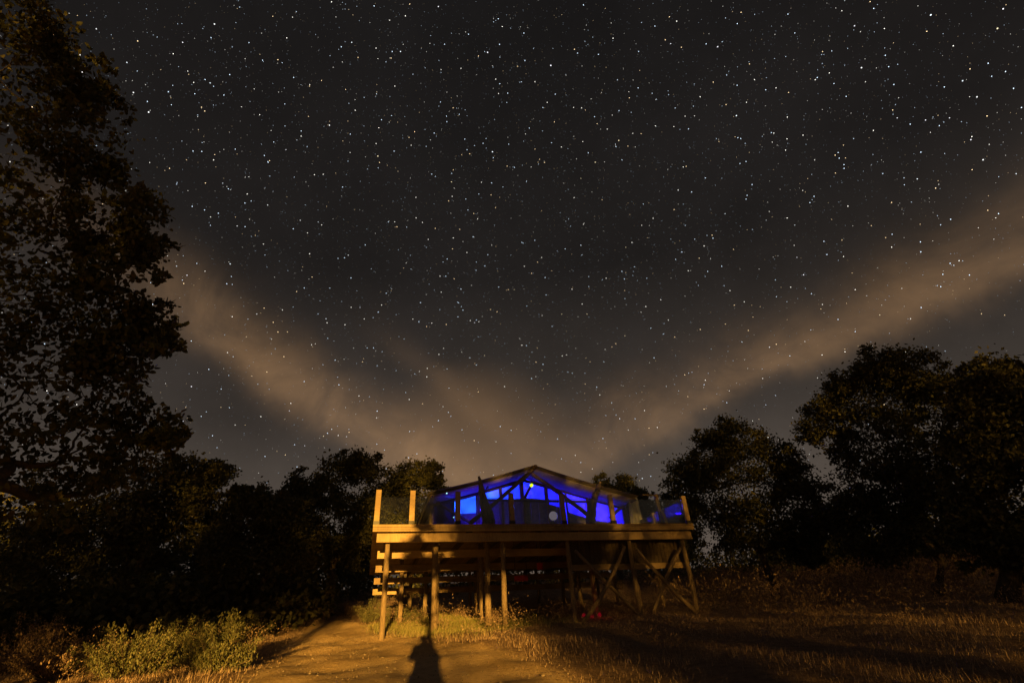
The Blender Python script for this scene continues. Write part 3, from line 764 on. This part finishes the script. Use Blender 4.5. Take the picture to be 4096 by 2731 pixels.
def tree(name, base, clumps, trunk_r, label, leaf=.11, per=26, subs=90, mat='oak2', shape='diamond', lean=(0, 0), group=None, sub_r=.2, fork=.4, cat='tree', trunk_path=None, flat=.62, by_area=False, limb=.5):
    """tapered trunk, limbs running to the clumps, crown of leaf faces"""
    base = np.array(base, float); base[2] = g1(base[0], base[1])
    e = empty(name, tuple(base), label, cat, group)
    cs = [np.array(c[:3], float) for c in clumps]
    top = np.mean(cs, 0)
    forkp = base + (top - base) * fork if trunk_path is None else np.array(trunk_path[-1], float)
    mb = MB()
    if trunk_path is None:
        mid = (base + forkp) / 2 + np.array([lean[0], lean[1], 0])
        mb.tube([base - np.array([0, 0, .4]), base + np.array([0, 0, .15]), mid, forkp], [trunk_r * 1.5, trunk_r * 1.15, trunk_r * .9, trunk_r * .75], 10, .08)
    else:
        tp = [np.array(q, float) for q in trunk_path]
        mb.tube(tp, [trunk_r * (1.25 - .55 * i / (len(tp) - 1)) for i in range(len(tp))], 10, .05)
    # limbs: every clump hangs on the nearest limb already grown, so branches divide as they go out
    grown = [(forkp, trunk_r * limb * 1.5)]
    for c in sorted(cs, key=lambda q: float(np.linalg.norm(q - forkp))):
        q, rq = min(grown, key=lambda g_: float(np.linalg.norm(g_[0] - c)) + .25 * float(np.linalg.norm(g_[0] - forkp)))
        ln = np.linalg.norm(c - q); kk = 5; pts_, rad_ = [], []
        side = rng.normal(0, .12, 3) * ln
        for a_ in range(kk + 1):
            u_ = a_ / kk; pts_.append(q * (1 - u_) + c * u_ + side * math.sin(math.pi * u_) + rng.normal(0, .025, 3) * ln * (0 < a_ < kk)); rad_.append(max(.012, rq * (.85 - .45 * u_)))
        mb.tube(pts_, rad_, 7, .1); grown.append((c, max(.012, rq * .45)))
        for w_ in range(3):
            tip = c + rng.normal(0, .45, 3) * ln * .6; mb.tube([c, (c + tip) / 2 + rng.normal(0, .05, 3) * ln, tip], [max(.01, rq * .3), max(.007, rq * .18), .004], 5, .1)
    mb.build('trunk', MAT['bark'], e)
    Vs, Fs, nv = [], [], 0
    for cl in clumps:
        c, r = np.array(cl[:3], float), cl[3]
        dens = cl[4] if len(cl) > 4 else 1
        nl = 7
        lumps = subclumps(c, r * .78, nl, .6, .8); lr = r * rng.uniform(.26, .52, nl)
        lumps = np.vstack([lumps, subclumps(c, r * 1.12, 4, .85, .85), c[None]]); lr = np.concatenate([lr, r * rng.uniform(.12, .24, 4), [r * .55]])
        for lc, q in zip(lumps, lr):
            k = int(subs * dens * (r * r if by_area else 1) * (q / r) ** 1.3 * .62 + rng.random())
            if k < 1: continue
            cc = subclumps(lc, q, k, .3, flat)
            v, f = leaves(cc, per, q * sub_r * 2.0 * rng.uniform(.5, 1.2, k), leaf, shape)
            Vs.append(v); Fs.append(f + nv); nv += len(v)
    fast_mesh('crown', np.vstack(Vs), np.vstack(Fs), MAT[mat], e)
    return e
def pclump(x, y, rpx, dist, dens=1.0):
    P = at_dist(x, y, dist); r = rpx / F_PX * np.linalg.norm(P - CAM) * .93
    return (P[0], P[1], P[2], r, dens)
def gbase(x, y, dist):
    P = at_dist(x, y, dist); return (P[0], P[1], 0)
def ptree(name, trunk_px, dist, cl, tr, label, **kw):
    """crown clumps given as pixel circles at the distance where the trunk meets the ground"""
    cl = [pclump(c[0], c[1], c[2], dist + (c[3] if len(c) > 3 else 0), c[4] if len(c) > 4 else 1.0) for c in cl]
    return tree(name, gbase(*trunk_px, dist), cl, tr, label, **kw)

GRP = 'oaks around the clearing'
# big near oak overhanging the shrubs
ptree('oak_tree', (-220, 2300), 10.5, [
    (40, 260, 190, .5), (230, 150, 120, -.3), (380, 380, 100, 0), (180, 480, 170, .3), (-60, 700, 260, .5), (330, 640, 120, 0), (540, 860, 130, -.2), (420, 930, 140, .2),
    (200, 900, 190, .6), (570, 1010, 90, -.2), (100, 1180, 230, .3), (420, 1170, 140, 0), (570, 1290, 110, .2), (300, 1400, 190, .3), (520, 1440, 130, 0), (610, 1360, 80, .2),
    (100, 1560, 220, .6, .6), (380, 1640, 170, .2, .6), (580, 1680, 130, .1, .7), (250, 1830, 190, .5, .3), (500, 1800, 140, .4, .45), (40, 1850, 230, .3, .35), (640, 1750, 70, 0), (150, 1990, 150, .4, .3), (420, 1920, 120, .3, .3), (-150, 1200, 300, .6), (-200, 500, 300, .3), (-100, 1700, 260, .4)],
    .2, 'large spreading oak with amber flecked leaves overhanging the low shrubs', leaf=.12, per=13, subs=44, mat='oak', shape='hex', group=GRP, sub_r=.15, fork=.45, flat=.8, limb=.5)
# treeline left of the deck
ptree('oak_tree', (560, 2330), 24, [(560, 1990, 190), (330, 2080, 190), (760, 1900, 90), (850, 1895, 75), (690, 1960, 130), (800, 2020, 110), (480, 2160, 170), (150, 2150, 200), (660, 2150, 150, 0, .8)], .25, 'flat topped dark oak beside the large spreading oak', leaf=.14, per=24, subs=90, group=GRP)
ptree('oak_tree', (1050, 2400), 23, [(1030, 2010, 90), (930, 2080, 110), (1120, 2070, 110), (1050, 2170, 150), (880, 2200, 130), (1180, 2200, 120), (960, 1990, 45)], .2, 'low dark oak with a dip in the skyline beside it', leaf=.13, per=24, subs=90, group=GRP)
ptree('oak_tree', (1330, 2350), 27, [(1250, 1960, 100), (1360, 1910, 105), (1450, 1880, 80), (1190, 1990, 70), (1300, 2080, 150), (1430, 2020, 120), (1180, 2120, 110), (1400, 2150, 130), (1520, 2080, 90)], .24, 'bushy oak with ragged top close by the lit deck corner', leaf=.15, per=24, subs=90, group=GRP)
ptree('oak_tree', (1620, 2330), 31, [(1600, 1920, 95), (1690, 1895, 75), (1745, 1940, 60), (1550, 1990, 110), (1660, 2010, 110), (1600, 2110, 110), (1780, 2000, 60)], .24, 'oak rising behind the deck corner and the tent eave', leaf=.16, per=26, subs=60, group=GRP)
ptree('oak_tree', (2470, 2300), 33, [(2420, 1950, 55), (2490, 1945, 60), (2560, 1980, 50), (2380, 1960, 40), (2500, 2010, 80), (2600, 2040, 55)], .2, 'amber green oak showing above the sloping tent roof', leaf=.15, per=26, subs=50, mat='shrub', group=GRP)
# meadow side
ptree('oak_tree', (3090, 2330), 24, [(2880, 1760, 95), (2980, 1790, 130), (3110, 1850, 120), (2820, 1860, 120), (2950, 1930, 170), (2750, 1940, 110), (3150, 1960, 130), (2730, 2040, 90), (2850, 2060, 130, 0, .8), (3050, 2080, 160), (3220, 2060, 110), (2960, 2160, 110, 0, .45), (3180, 2170, 100, 0, .8)], .16, 'round crowned oak standing beside the braced legs of the deck', leaf=.13, per=24, subs=95, group=GRP)
ptree('oak_tree', (3740, 2340), 22, [(3560, 1490, 110), (3440, 1540, 110), (3680, 1530, 110), (3340, 1600, 100), (3540, 1650, 170), (3740, 1640, 120), (3290, 1720, 80, 0, .6), (3390, 1780, 80, 0, .5), (3480, 1860, 130, 0, .75), (3640, 1830, 150), (3780, 1800, 110, 0, .7), (3460, 2010, 110), (3620, 2030, 150), (3350, 2060, 90), (3550, 2150, 130), (3760, 1980, 130)], .17, 'tallest oak of the dry meadow with a forked leaning trunk', leaf=.12, per=24, subs=95, group=GRP, lean=(.5, 0))
ptree('oak_tree', (4050, 2420), 18, [(3960, 1510, 90), (4080, 1560, 110), (3900, 1600, 80), (4000, 1680, 140), (4150, 1640, 160), (3930, 1800, 120), (4060, 1880, 170), (4200, 1850, 180), (3900, 1980, 130), (4040, 2090, 170), (3860, 2130, 110), (4180, 2150, 160)], .22, 'broad oak with the thickest trunk at the rim of the dry meadow', leaf=.12, per=24, subs=95, group=GRP)
# dark wood further up the slope closes the view
def far_tree(x, y, r, dist, label):
    ptree('oak_tree', (x, y + r * 2, ), dist, [(x, y, r), (x - r * .8, y + r * .5, r * .75), (x + r * .8, y + r * .5, r * .75), (x, y + r * 1.0, r), (x + r * .3, y - r * .4, r * .6), (x - r * .5, y + r * 1.2, r * .8), (x + r * .6, y + r * 1.3, r * .8)], .3, label, leaf=.24, per=22, subs=46, group='far oaks up the slope')
for x, y, r, d in ((-150, 2120, 150, 44), (180, 2160, 130, 47), (520, 2170, 120, 43), (860, 2150, 110, 46), (1150, 2160, 100, 42), (1420, 2150, 100, 47), (1700, 2140, 90, 48), (2700, 2120, 70, 46), (3120, 2160, 60, 50), (3350, 2150, 75, 45), (3660, 2140, 85, 43), (3980, 2120, 110, 40), (4300, 2100, 120, 42)):
    far_tree(x, y, r, d, 'dark oak in the wood further up the slope')

# ------------------------------------------------------------------ shrubs
def shrub(px_, py_, wpx, hpx, label, mat='shrub', nst=34, per=20, leaf=.045, up=1.8, group=None):
    P = on_ground(px_, py_) if py_ < 2725 else None
    if P is None: P = at_dist(px_, py_, 7.2); P[2] = g1(P[0], P[1])
    dist = np.linalg.norm(P - CAM); wid = wpx / F_PX * dist; hei = hpx / F_PX * dist * .62
    e = empty('shrub', tuple(P), label, 'shrub', group)
    mb = MB(); C = []
    sp = []
    for i in range(nst):
        an = random.uniform(0, 2 * math.pi); rr = wid / 2 * math.sqrt(random.random())
        tip = P + np.array([rr * math.cos(an), rr * math.sin(an), hei * random.uniform(.35, 1.15) * (1 - .45 * (rr / (wid / 2)) ** 2)])
        root = P + (tip - P) * np.array([.25, .25, 0]); root[2] = g1(root[0], root[1]) - .05
        m = (root + tip) / 2 + np.array([0, 0, .05])
        mb.tube([root, m, tip], [.012, .008, .003], 5, .1)
        for u in np.linspace(.25, 1.0, 7):
            C.append(root * (1 - u) ** 2 + 2 * m * u * (1 - u) + tip * u * u); sp.append(.025 + .035 * (1 - u) + wid * .008)
    mb.build('stems', MAT['bark'], e)
    v, f = leaves(C, per, np.array(sp), leaf, 'diamond', up=up, aspect=2.6)
    fast_mesh('foliage', v, f, MAT[mat], e)
for a in ((520, 2700, 330, 190, 'bright olive green shrub lit from the path side', 'shrub', 60), (690, 2640, 240, 160, 'tall feathery green shrub between two lower ones', 'shrub', 44), (860, 2690, 270, 230, 'dense shrub edging the sandy path with yellow green tips', 'shrub', 56),
          (800, 2560, 250, 110, 'yellow tipped shrub just behind the dense one', 'shrub', 44), (960, 2560, 180, 100, 'small green shrub nearest the shadowed path edge', 'shrub', 30), (250, 2700, 330, 180, 'brown dry shrub in the gloom beside the olive green one', 'drybush', 50),
          (60, 2690, 260, 200, 'dull purple brown shrub on the dark bank', 'drybush', 44), (340, 2550, 190, 110, 'reddish dry shrub on the bank behind the olive one', 'drybush', 30), (540, 2500, 150, 110, 'thin pale twiggy shrub standing before the dark oaks', 'drybush', 18),
          (1110, 2500, 220, 110, 'dry tufted shrub where the path bends', 'drybush', 34), (1470, 2490, 110, 120, 'green shrub at the foot of the lit deck stilt', 'shrub', 26), (1600, 2490, 180, 110, 'wide green shrub growing under the deck by the stilt', 'shrub', 34), (1380, 2460, 120, 70, 'small dim shrub beyond the path bend', 'drybush', 18)):
    shrub(*a[:4], a[4], a[5], nst=a[6])

# ------------------------------------------------------------------ grass
def grass(name, N, xr, yr, hgt, mat, label, keep, wid=.003):
    x = rng.uniform(*xr, N); y = rng.uniform(*yr, N)
    k = keep(x, y); x, y = x[k], y[k]; m = len(x)
    z = ground(x, y); h = hgt * rng.uniform(.4, 1.2, m) * (.75 + .5 * np.sin(x * 1.7 + 1) * np.sin(y * 1.3))
    an = rng.uniform(0, 2 * math.pi, m); w_ = wid * rng.uniform(.6, 1.4, m) * (1 + np.hypot(x, y) / 25)
    lean = rng.normal(0, .35, (m, 2)) * h[:, None]
    B = np.stack([x, y, z - .02], 1); dx = np.stack([np.cos(an) * w_, np.sin(an) * w_, np.zeros(m)], 1)
    T = np.stack([x + lean[:, 0], y + lean[:, 1], z + h], 1)
    V = np.stack([B - dx, B + dx, T], 1).reshape(-1, 3)
    o = fast_mesh(name, V, np.arange(3 * m).reshape(m, 3), MAT[mat]); return tag(o, label, 'grass', kind='stuff')
def patch(x, y, s=1.0): return np.sin(x * .9 * s + 2) * np.sin(y * .7 * s) + .6 * np.sin(x * 2.3 * s + y * 1.1 * s)
grass('dry_grass', 520000, (-14, 24), (3.5, 40), .10, 'straw', 'dry straw grass covering the meadow and banks', lambda x, y: (path_sd(x, y) < rng.normal(-.1, .18, len(x))) & (rng.random(len(x)) < np.clip(.55 + .3 * patch(x, y), .05, 1) * np.clip(14 / (y + 4), .25, 1)))
mc = on_ground(1900, 2500)
grass('green_grass', 90000, (-6, 1.5), (12, 21), .20, 'greengrass', 'green and straw grass on the mound under the deck', lambda x, y: (path_sd(x, y) < rng.normal(-.05, .2, len(x))) & (rng.random(len(x)) < np.exp(-((x - mc[0] + .6) / 2.6) ** 2 - ((y - mc[1] - 1.2) / 2.8) ** 2)))

# ------------------------------------------------------------------ what stands down the slope behind and throws the shadows
def back(P, ydst):
    """follow the light upstream from a shadow point to the vertical plane y = ydst"""
    k = (P[1] - ydst) / LD[1]; return P - LD * k
def bclump(x, y, rpx, ydst, t=0.0, dens=1.0):
    P = pw(x, y, t); Q = back(P, ydst); return (Q[0], Q[1], Q[2], rpx / F_PX * np.linalg.norm(P - CAM), dens)
# person standing by the tripod, photographing
hs = on_ground(1692, 2542); hd = back(hs, -.75)
PG = g1(hd[0], hd[1]); PH = min(1.86, max(1.68, hd[2] - PG))
def person():
    me = bpy.data.meshes.new('person')
    k = PH / 1.78
    J = [(0, 0, .95, .15), (0, 0, 1.12, .145), (0, 0, 1.32, .165), (0, 0, 1.46, .12), (0, 0, 1.53, .058), (0, .01, 1.60, .075), (0, .015, 1.68, .095), (0, .01, 1.735, .06),
         (.18, 0, 1.43, .07), (.23, .06, 1.20, .055), (.17, .20, 1.22, .042), (.09, .28, 1.34, .036), (-.18, 0, 1.43, .07), (-.23, .06, 1.20, .055), (-.17, .20, 1.22, .042), (-.09, .28, 1.34, .036),
         (.12, 0, .86, .13), (.17, .01, .50, .095), (.21, -.01, .09, .06), (.23, .16, .035, .045), (-.12, 0, .86, .13), (-.17, .01, .50, .095), (-.21, -.01, .09, .06), (-.23, .16, .035, .045)]
    ed = [(0, 1), (1, 2), (2, 3), (3, 4), (4, 5), (5, 6), (6, 7), (3, 8), (8, 9), (9, 10), (10, 11), (3, 12), (12, 13), (13, 14), (14, 15), (0, 16), (16, 17), (17, 18), (18, 19), (0, 20), (20, 21), (21, 22), (22, 23)]
    # five fingers on each hand
    for hb, sg in ((11, 1), (15, -1)):
        hx, hy, hz = J[hb][:3]
        for q, (ox, oz, ln) in enumerate(((-.03 * sg, .03, .05), (-.022 * sg, .035, .075), (-.008 * sg, .04, .082), (.008 * sg, .035, .076), (.022 * sg, .025, .06))):
            i0 = len(J); J.append((hx + ox, hy + .045, hz + oz * .5, .010)); J.append((hx + ox - .01 * sg, hy + .045 + ln * .6, hz + oz * .5 + .012, .009)); J.append((hx + ox - .016 * sg, hy + .045 + ln, hz + oz * .5 - .005, .008))
            ed += [(hb, i0), (i0, i0 + 1), (i0 + 1, i0 + 2)]
    me.from_pydata([(j[0] * k * 1.0, j[1] * k, j[2] * k) for j in J], ed, [])
    o = bpy.data.objects.new('person', me); col.objects.link(o); o.location = (hd[0], hd[1], PG)
    md = o.modifiers.new('skin', 'SKIN')
    if not me.skin_vertices: me.attributes.new('x', 'FLOAT', 'POINT')
    bpy.context.view_layer.objects.active = o
    if len(me.skin_vertices) == 0: bpy.ops.mesh.customdata_skin_add()
    for sv, j in zip(me.skin_vertices[0].data, J): sv.radius = (j[3] * k, j[3] * k); sv.use_root = False
    me.skin_vertices[0].data[0].use_root = True
    ss = o.modifiers.new('smooth', 'SUBSURF'); ss.levels = 1; ss.render_levels = 2
    me.materials.append(MAT['cloth'])
    tag(o, 'person in dark clothes standing on the path, hands raised to a camera', 'person')
    c = np.array([hd[0], hd[1] - .012, PG + 1.665 * k])
    MB().lathe([(.103 * k * math.cos(a), .125 * k * math.sin(a)) for a in np.linspace(-.1, 1.5, 8)], c, 14).build('hair', MAT['hair'], o)
person()
# slender tree: trunk shadow on the path, crown shadow over the deck
YS = -4.2
tp = [back(on_ground(*p), YS) for p in ((1716, 2548), (1714, 2520), (1712, 2490))]
top_ = back(pw(1706, 2462, .5), YS)
bx, by = tp[0][0] + .03, YS
tpath = [np.array([bx + .03, by, g1(bx, by) - .3]), np.array([bx + .02, by, g1(bx, by) + .15])] + tp + [top_]
cl = [bclump(*q) for q in ((1840, 2060, 80, YS, 0, .6), (1900, 1990, 130, YS), (2060, 1930, 150, YS), (1950, 2150, 110, YS, 0, .8), (2130, 2080, 150, YS), (2260, 1960, 170, YS), (2300, 2150, 140, YS), (1830, 1900, 100, YS), (1730, 2090, 35, YS, 0, .3), (1640, 2330, 40, YS, 0, .3), (1730, 2240, 60, YS, 0, .5), (1850, 2290, 60, YS, 0, .12), (2050, 2250, 60, YS, 0, .4), (1560, 2310, 45, YS, 0, .25), (1590, 2230, 40, YS, 0, .2), (1650, 2180, 40, YS, 0, .3), (1800, 2330, 60, YS, 0, .12), (1900, 2260, 70, YS, 0, .15), (1960, 2330, 50, YS, 0, .15), (1690, 2110, 28, YS, 0, .3))]
sl = tree('slender_tree', (bx, by, 0), cl, .085, 'slender forked tree whose trunk shadow falls across the sandy path', leaf=.15, per=34, subs=190, mat='oak', trunk_path=tpath, sub_r=.22, by_area=True)
mb = MB()
fk = tp[-1]
for br in (((1700, 2478), (1680, 2455), (1660, 2438), (1630, 2425)), ((1722, 2472), (1745, 2445), (1752, 2400), (1742, 2330)), ((1735, 2460), (1760, 2440)), ((1712, 2475), (1722, 2420), (1718, 2340), (1725, 2250)), ((1690, 2462), (1682, 2420), (1700, 2350))):
    pts = [back(pw(*q, .6), YS + random.uniform(-.15, .15)) for q in br]
    mb.tube([fk] + pts, [.055] + list(np.linspace(.045, .018, len(pts))), 7, .1)
mb.build('limbs', MAT['bark'], sl)
# unseen evergreens added and shaped to keep light off meadow, deck and wood
SA, CA = math.sin(math.radians(SUN_AZ)), math.cos(math.radians(SUN_AZ))
def shade_tree(ydst, u0, u1, z0, z1, trans, label, cut=None, trunk_u=None):
    """added unseen evergreen whose shadow spans u0..u1 across the light and heights z0..z1 at the deck"""
    lift = math.tan(math.radians(SUN_EL)) * (15 - ydst)
    leaf = .22; A = (u1 - u0) * (z1 - z0); N = int(-math.log(trans) / (.156 * leaf * leaf) * A)
    k = max(20, N // 40)
    u = rng.uniform(u0, u1, k); z = rng.uniform(z0, z1, k); y = ydst + rng.uniform(-1.6, 1.6, k)
    if cut is not None: m = cut(u, z); u, z, y = u[m], z[m], y[m]; k = len(u)
    x = (u - y * SA) / CA; Z = z + lift
    uc = (u0 + u1) / 2 if trunk_u is None else trunk_u; bx = (uc - ydst * SA) / CA; bz = g1(bx, ydst)
    e = empty('added_evergreen', (bx, ydst, bz), label, 'tree', 'added evergreens down the slope')
    mb = MB(); zt = z1 + lift - .5
    mb.tube([(bx, ydst, bz - .5), (bx, ydst, bz + .4), (bx + .2, ydst, (bz + zt) / 2), (bx + .1, ydst, zt)], [.4, .3, .2, .05], 9, .06)
    for i in range(14):
        q = random.randrange(k); zb = bz + (zt - bz) * random.uniform(.25, .8)
        mb.tube([(bx + .1, ydst, zb), ((bx + x[q]) / 2, (ydst + y[q]) / 2, (zb + Z[q]) / 2 + .2), (x[q], y[q], Z[q])], [.09, .06, .02], 6, .1)
    mb.build('trunk', MAT['bark'], e)
    v, f = leaves(np.stack([x, y, Z], 1), 40, np.full(k, .55), leaf)
    fast_mesh('crown', v, f, MAT['oak'], e)
YF = -38.0
shade_tree(YF, 2.3, 8.0, 0.2, 11.5, .026, 'added unseen evergreen down the slope that shades the braced stilts', lambda u, z: u > 3.15 - .30 * np.clip(2.2 - z, 0, 2.2))
shade_tree(YF - 2, 8.0, 15.0, 0.5, 9.8, .03, 'added unseen evergreen down the slope that shades the round crowned oak')
shade_tree(YF, 15.0, 23.0, 0.5, 9.8, .03, 'added unseen evergreen down the slope that shades the dry meadow')
shade_tree(YF - 2, 23.0, 32.0, 0.5, 12.0, .02, 'added unseen evergreen down the slope that shades the meadow rim')
shade_tree(YF, .35, 2.6, 2.9, 12.0, .02, 'added unseen evergreen down the slope that shades the tent', lambda u, z: (z > 3.0 + .35 * np.clip(1.4 - u, 0, 2)), trunk_u=3.4)
shade_tree(YF - 3, -3.2, -.1, 7.2, 13.5, .14, 'added unseen evergreen down the slope that dims the oak behind the deck corner', trunk_u=-3.9)
shade_tree(YF, -8.0, -3.0, 1.6, 11.5, .02, 'added unseen evergreen down the slope that shades the low oaks', lambda u, z: z > 2.75 - .1 * (u + 8), trunk_u=-5.6)
shade_tree(YF - 2, -15.0, -5.6, 0.2, 4.9, .012, 'added unseen evergreen down the slope that shades the spreading oak trunk', lambda u, z: (z > 2.1) | (u < -7.4))
shade_tree(YF - 6, -8.9, -4.9, 4.7, 15.0, .34, 'added unseen airy evergreen down the slope that dapples the spreading oak', lambda u, z: ~(np.sin(u * 2.1 + 1.0 + .6 * np.sin(z)) * np.sin(z * 1.55 + .3) > .42))
shade_tree(YF - 6, -16.5, -9.0, 4.0, 13.0, .015, 'added unseen evergreen down the slope that shades the flat topped oak')
shade_tree(YF - 7, 7.0, 24.0, 9.5, 17.0, .16, 'added unseen airy evergreen down the slope that dims the meadow oaks')
shade_tree(YF, -24.0, -15.0, 0.2, 10.0, .03, 'added unseen evergreen down the slope that shades the dark bank')
shade_tree(YF + 2, -.95, 1.05, -1.2, 1.0, .03, 'added unseen bushy evergreen down the slope whose soft shadow lies across the path', lambda u, z: z < .70 - .75 * np.abs(u - .3), trunk_u=.3)  # added bush, shaped to lay a soft dark patch on the path
def scatter_ground(name, label, cat, mat, N, per, xr, yr, keep, leaf, sp, hz=.12):
    x = rng.uniform(*xr, N); y = rng.uniform(*yr, N); m = keep(x, y); x, y = x[m], y[m]
    C = np.stack([x, y, ground(x, y) + rng.uniform(0, hz, len(x))], 1)
    v, f = leaves(C, per, rng.uniform(sp[0], sp[1], len(x)), leaf, 'diamond', up=1.2, aspect=3.0)
    tag(fast_mesh(name, v, f, MAT[mat]), label, cat, kind='stuff')
scatter_ground('dry_scrub', 'low tangled dry scrub scattered over the meadow and banks', 'scrub', 'drybush', 3600, 36, (-13, 24), (9.5, 40), lambda x, y: (path_sd(x, y) < -.5) & (patch(x, y, .8) > -.2), .055, (.06, .22), .42)
scatter_ground('dry_brush', 'tall dim dry brush rising toward the meadow oaks', 'brush', 'drybush', 1100, 70, (5.5, 30), (15, 36), lambda x, y: patch(x, y, .6) > -.5, .10, (.12, .34), .75)
scatter_ground('leaf_litter', 'fallen leaves and twigs littering the sandy path', 'leaf litter', 'drybush', 900, 2, (-8, 4), (4, 17), lambda x, y: path_sd(x, y) > -.2, .035, (.02, .05))
def pebbles():
    x = rng.uniform(-8, 4, 4200); y = rng.uniform(4.5, 17, 4200); m = path_sd(x, y) > -.3; x, y = x[m], y[m]; k = len(x)
    octa = np.array([[1, 0, 0], [-1, 0, 0], [0, 1, 0], [0, -1, 0], [0, 0, 1], [0, 0, -1]], float)
    of = np.array([[0, 2, 4], [2, 1, 4], [1, 3, 4], [3, 0, 4], [2, 0, 5], [1, 2, 5], [3, 1, 5], [0, 3, 5]])
    r = .005 + .006 * rng.pareto(2.5, k).clip(0, 3)
    V = np.stack([x, y, ground(x, y) + .012 + r * .25], 1)[:, None, :] + octa[None] * r[:, None, None] * rng.uniform(.6, 1.3, (k, 6, 1)) * np.array([1, 1, .7])
    Fc = (of[None] + (np.arange(k) * 6)[:, None, None]).reshape(-1, 3)
    tag(fast_mesh('pebbles', V.reshape(-1, 3), Fc, MAT['rock']), 'small pebbles strewn over the sandy path', 'pebbles', kind='stuff')
pebbles()
# undergrowth that closes the foot of the wood
def undergrowth():
    C, sp = [], []
    for i in range(900):
        x = random.uniform(-46, 60); y = random.uniform(33, 46)
        if -14 < x < 8 and y < 36: continue
        z = g1(x, y); hh = random.uniform(.5, 2.6)
        C.append((x, y, z + random.uniform(0, hh))); sp.append(random.uniform(.5, .9))
    for i in range(420):
        x = random.uniform(-26, -9); y = random.uniform(19, 26) + (-9 - x) * -.25
        z = g1(x, y); C.append((x, y, z + random.uniform(0, 1.7))); sp.append(random.uniform(.35, .6))
    v, f = leaves(C, 60, np.array(sp), .26)
    tag(fast_mesh('undergrowth', v, f, MAT['oak2']), 'dark tangled undergrowth at the foot of the wood', 'undergrowth', kind='stuff')
undergrowth()
